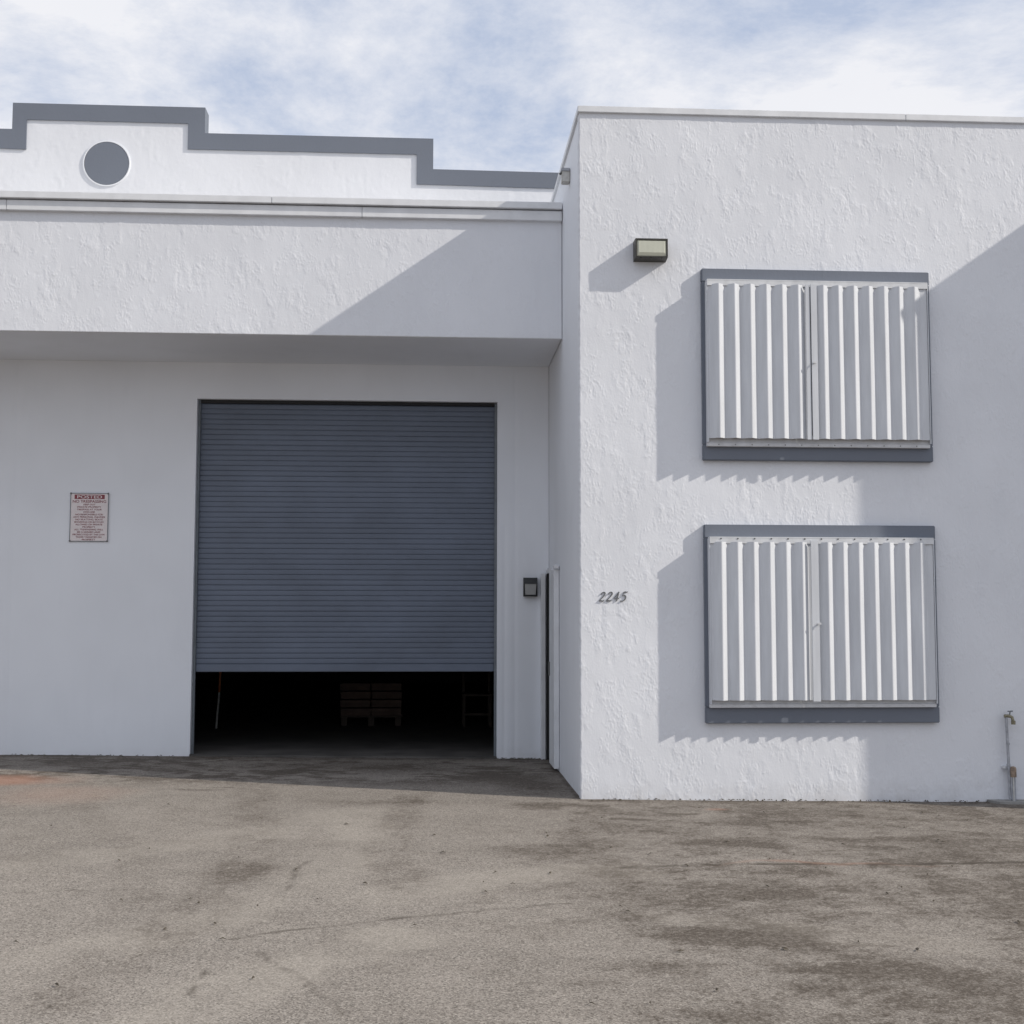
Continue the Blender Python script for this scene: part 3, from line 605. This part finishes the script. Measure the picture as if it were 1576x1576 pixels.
LN = [('KEEP OUT', .13), ('PRIVATE PROPERTY', .26), ('TRESPASS AT YOUR', .27), ('OWN RISK', .13), ('NO RESPONSIBLE FOR', .30), ('ANY PERSONAL INJURIES', .345), ('NO SKATTING, SKATE', .295), ('BOARDING OR BICYCLES', .315), ('ALLOWED ON PRIVATE', .295),
      ('PROPERTY', .14), ('ALL TRESPASSING WILL', .315), ('BE CHARGED AND', .25), ('PROSECUTED BY THE LAW', .35), ('THOSE TARGETED ON', .28), ('PROPERTY', .145)]
for i, (s, w) in enumerate(LN): text_line(s, sz1 - .137 - i * .0278, .0245, w, M['ink'], sy - .0020)

# ------------------------------------------------------------------ pipes at the wall foot
g0 = gz(5.1)
PI_ = empty('hose_bib', (5.112, Y0 - .06, g0)); tag(PI_, 'grey standpipe with garden tap rising from the concrete pad against the wall', 'tap')
MB().tube([(5.125, Y0 - .055, g0), (5.118, Y0 - .055, .30), (5.108, Y0 - .055, .70)], .0125, 12).build('riser', M['pipe'], PI_)
for z in (.235, .265, .45): MB().tube([(5.117, Y0 - .055, z), (5.117, Y0 - .055, z + .02)], .017, 12).build('coupling', M['pipe'], PI_)
MB().box(5.075, 5.16, Y0 - .04, Y0 - .0, .24, .262).build('strap', M['rail'], PI_)
tp = MB().tube([(5.09, Y0 - .055, .705), (5.135, Y0 - .06, .705), (5.155, Y0 - .07, .695), (5.163, Y0 - .075, .655)], [.015, .015, .014, .013], 10).tube([(5.163, Y0 - .075, .665), (5.163, Y0 - .075, .632)], .019, 10).build('tap_body', M['brass'], PI_)
MB().tube([(5.138, Y0 - .06, .71), (5.140, Y0 - .065, .742)], .006, 8).box(5.118, 5.138, Y0 - .07, Y0 - .06, .742, .752, .002).box(5.142, 5.166, Y0 - .07, Y0 - .06, .742, .754, .002).build('handle', M['guide'], tp)
CO = empty('cleanout_pipe', (5.15, Y0 - .07, g0)); tag(CO, 'short pale pipe with rust brown cap beside the standpipe', 'pipe')
MB().tube([(5.152, Y0 - .075, g0), (5.150, Y0 - .075, .18)], .017, 12).build('stem', M['pipe'], CO)
MB().box(5.135, 5.143, Y0 - .1, Y0 - .092, g0, .17).build('pale_strip', M['pvc'], CO)
MB().tube([(5.15, Y0 - .075, .17), (5.15, Y0 - .075, .245), (5.15, Y0 - .075, .258), (5.15, Y0 - .075, .264)], [.026, .026, .02, .006], 12).build('cap', M['rust'], CO)
pad = MB(); pp = [(4.93, Y0 - .01), (4.98, Y0 - .16), (5.55, Y0 - .2), (6.3, Y0 - .2), (6.3, Y0 - .01)]
pad.add([(x_, y_, gz(x_) + .022) for x_, y_ in pp] + [(x_, y_, gz(x_) - .1) for x_, y_ in pp], [(0, 1, 2, 3, 4)] + [(i, i + 5, (i + 1) % 5 + 5, (i + 1) % 5) for i in range(5)])
tag(pad.build('concrete_pad', M['concrete'], None, (5.4, Y0 - .1, g0)), kind='structure')

# ------------------------------------------------------------------ goods inside the bay
fz = lambda x_: gz(x_) + .02
PX0, PX1, PY = -1.29, -.42, 18.2
pa = empty('pallet', ((PX0 + PX1) / 2, PY + .4, fz(-.85))); tag(pa, 'wooden pallet under the stacked cartons in the dark bay', 'pallet')
zb = fz(-.85) + .02
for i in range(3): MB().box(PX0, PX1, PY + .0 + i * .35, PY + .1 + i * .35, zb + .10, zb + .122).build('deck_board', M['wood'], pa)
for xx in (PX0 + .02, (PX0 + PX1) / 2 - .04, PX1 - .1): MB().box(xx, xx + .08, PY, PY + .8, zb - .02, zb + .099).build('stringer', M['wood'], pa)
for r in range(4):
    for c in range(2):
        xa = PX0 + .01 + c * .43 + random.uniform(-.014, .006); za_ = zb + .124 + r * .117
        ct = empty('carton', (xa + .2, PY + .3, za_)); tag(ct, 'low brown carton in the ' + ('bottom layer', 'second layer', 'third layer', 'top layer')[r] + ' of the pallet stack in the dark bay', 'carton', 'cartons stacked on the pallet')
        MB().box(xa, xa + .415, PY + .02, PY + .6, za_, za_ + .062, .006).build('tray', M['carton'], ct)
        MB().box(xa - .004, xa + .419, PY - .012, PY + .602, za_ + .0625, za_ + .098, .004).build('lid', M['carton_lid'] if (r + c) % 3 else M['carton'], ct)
po = empty('pole', (-2.97, 17.6, fz(-2.95))); tag(po, 'slim pole, orange above and pale below, standing inside the bay', 'pole')
MB().tube([(-2.90, 17.6, fz(-2.9)), (-2.87, 17.6, .55)], .014, 10).build('lower_length', M['pvc'], po)
MB().tube([(-2.87, 17.6, .551), (-2.82, 17.6, 1.7)], .016, 10).build('upper_length', M['orange'], po)
ch = empty('chair', (.62, 18.4, fz(.6))); tag(ch, 'dim wooden chair standing inside the bay beyond the door gap', 'chair')
cz = fz(.6)
for xx in (.43, .80): MB().box(xx, xx + .035, 18.6, 18.64, cz, cz + .95, .003).build('rear_leg', M['wood'], ch); MB().box(xx, xx + .035, 18.2, 18.24, cz, cz + .43, .003).build('front_leg', M['wood'], ch)
MB().box(.42, .845, 18.18, 18.65, cz + .431, cz + .46, .005).build('seat', M['wood'], ch)
MB().box(.466, .799, 18.605, 18.635, cz + .84, cz + .94, .005).build('back_rail', M['wood'], ch)
MB().box(.466, .799, 18.21, 18.235, cz + .16, cz + .19, .003).build('stretcher', M['wood'], ch)

# ------------------------------------------------------------------ litter on the asphalt
lt = MB(); rnd = random.Random(3)
for i in range(330):
    x_, y_ = rnd.uniform(-4, 4.5), rnd.uniform(5.3, 11)
    if i > 90: x_, y_ = (rnd.uniform(1.32, 5.4), Y0 - .01 - abs(rnd.gauss(0, .06))) if i % 2 else (rnd.choice([rnd.uniform(-4.6, DL), rnd.uniform(DR, 1.25), rnd.uniform(-4.6, 1.2)]), Y2 - .02 - abs(rnd.gauss(0, .08)))

    if abs(x_) > .5 * y_: continue
    a = rnd.uniform(0, 6.28); l = rnd.uniform(.008, .026); w = l * rnd.uniform(.25, .6); z = gz(x_) + .006
    c, s = math.cos(a), math.sin(a)
    q = [(-l, 0, 0), (0, -w, .004), (l, 0, .001), (0, w, .006), (0, 0, .011)]
    lt.add([(x_ + p[0] * c - p[1] * s, y_ + p[0] * s + p[1] * c, z + p[2]) for p in q], [(0, 1, 4), (1, 2, 4), (2, 3, 4), (3, 0, 4), (3, 2, 1, 0)])
tag(lt.build('leaf_litter', M['leaf']), 'scattered dry leaf bits and grit on the asphalt', 'litter', None, 'stuff')
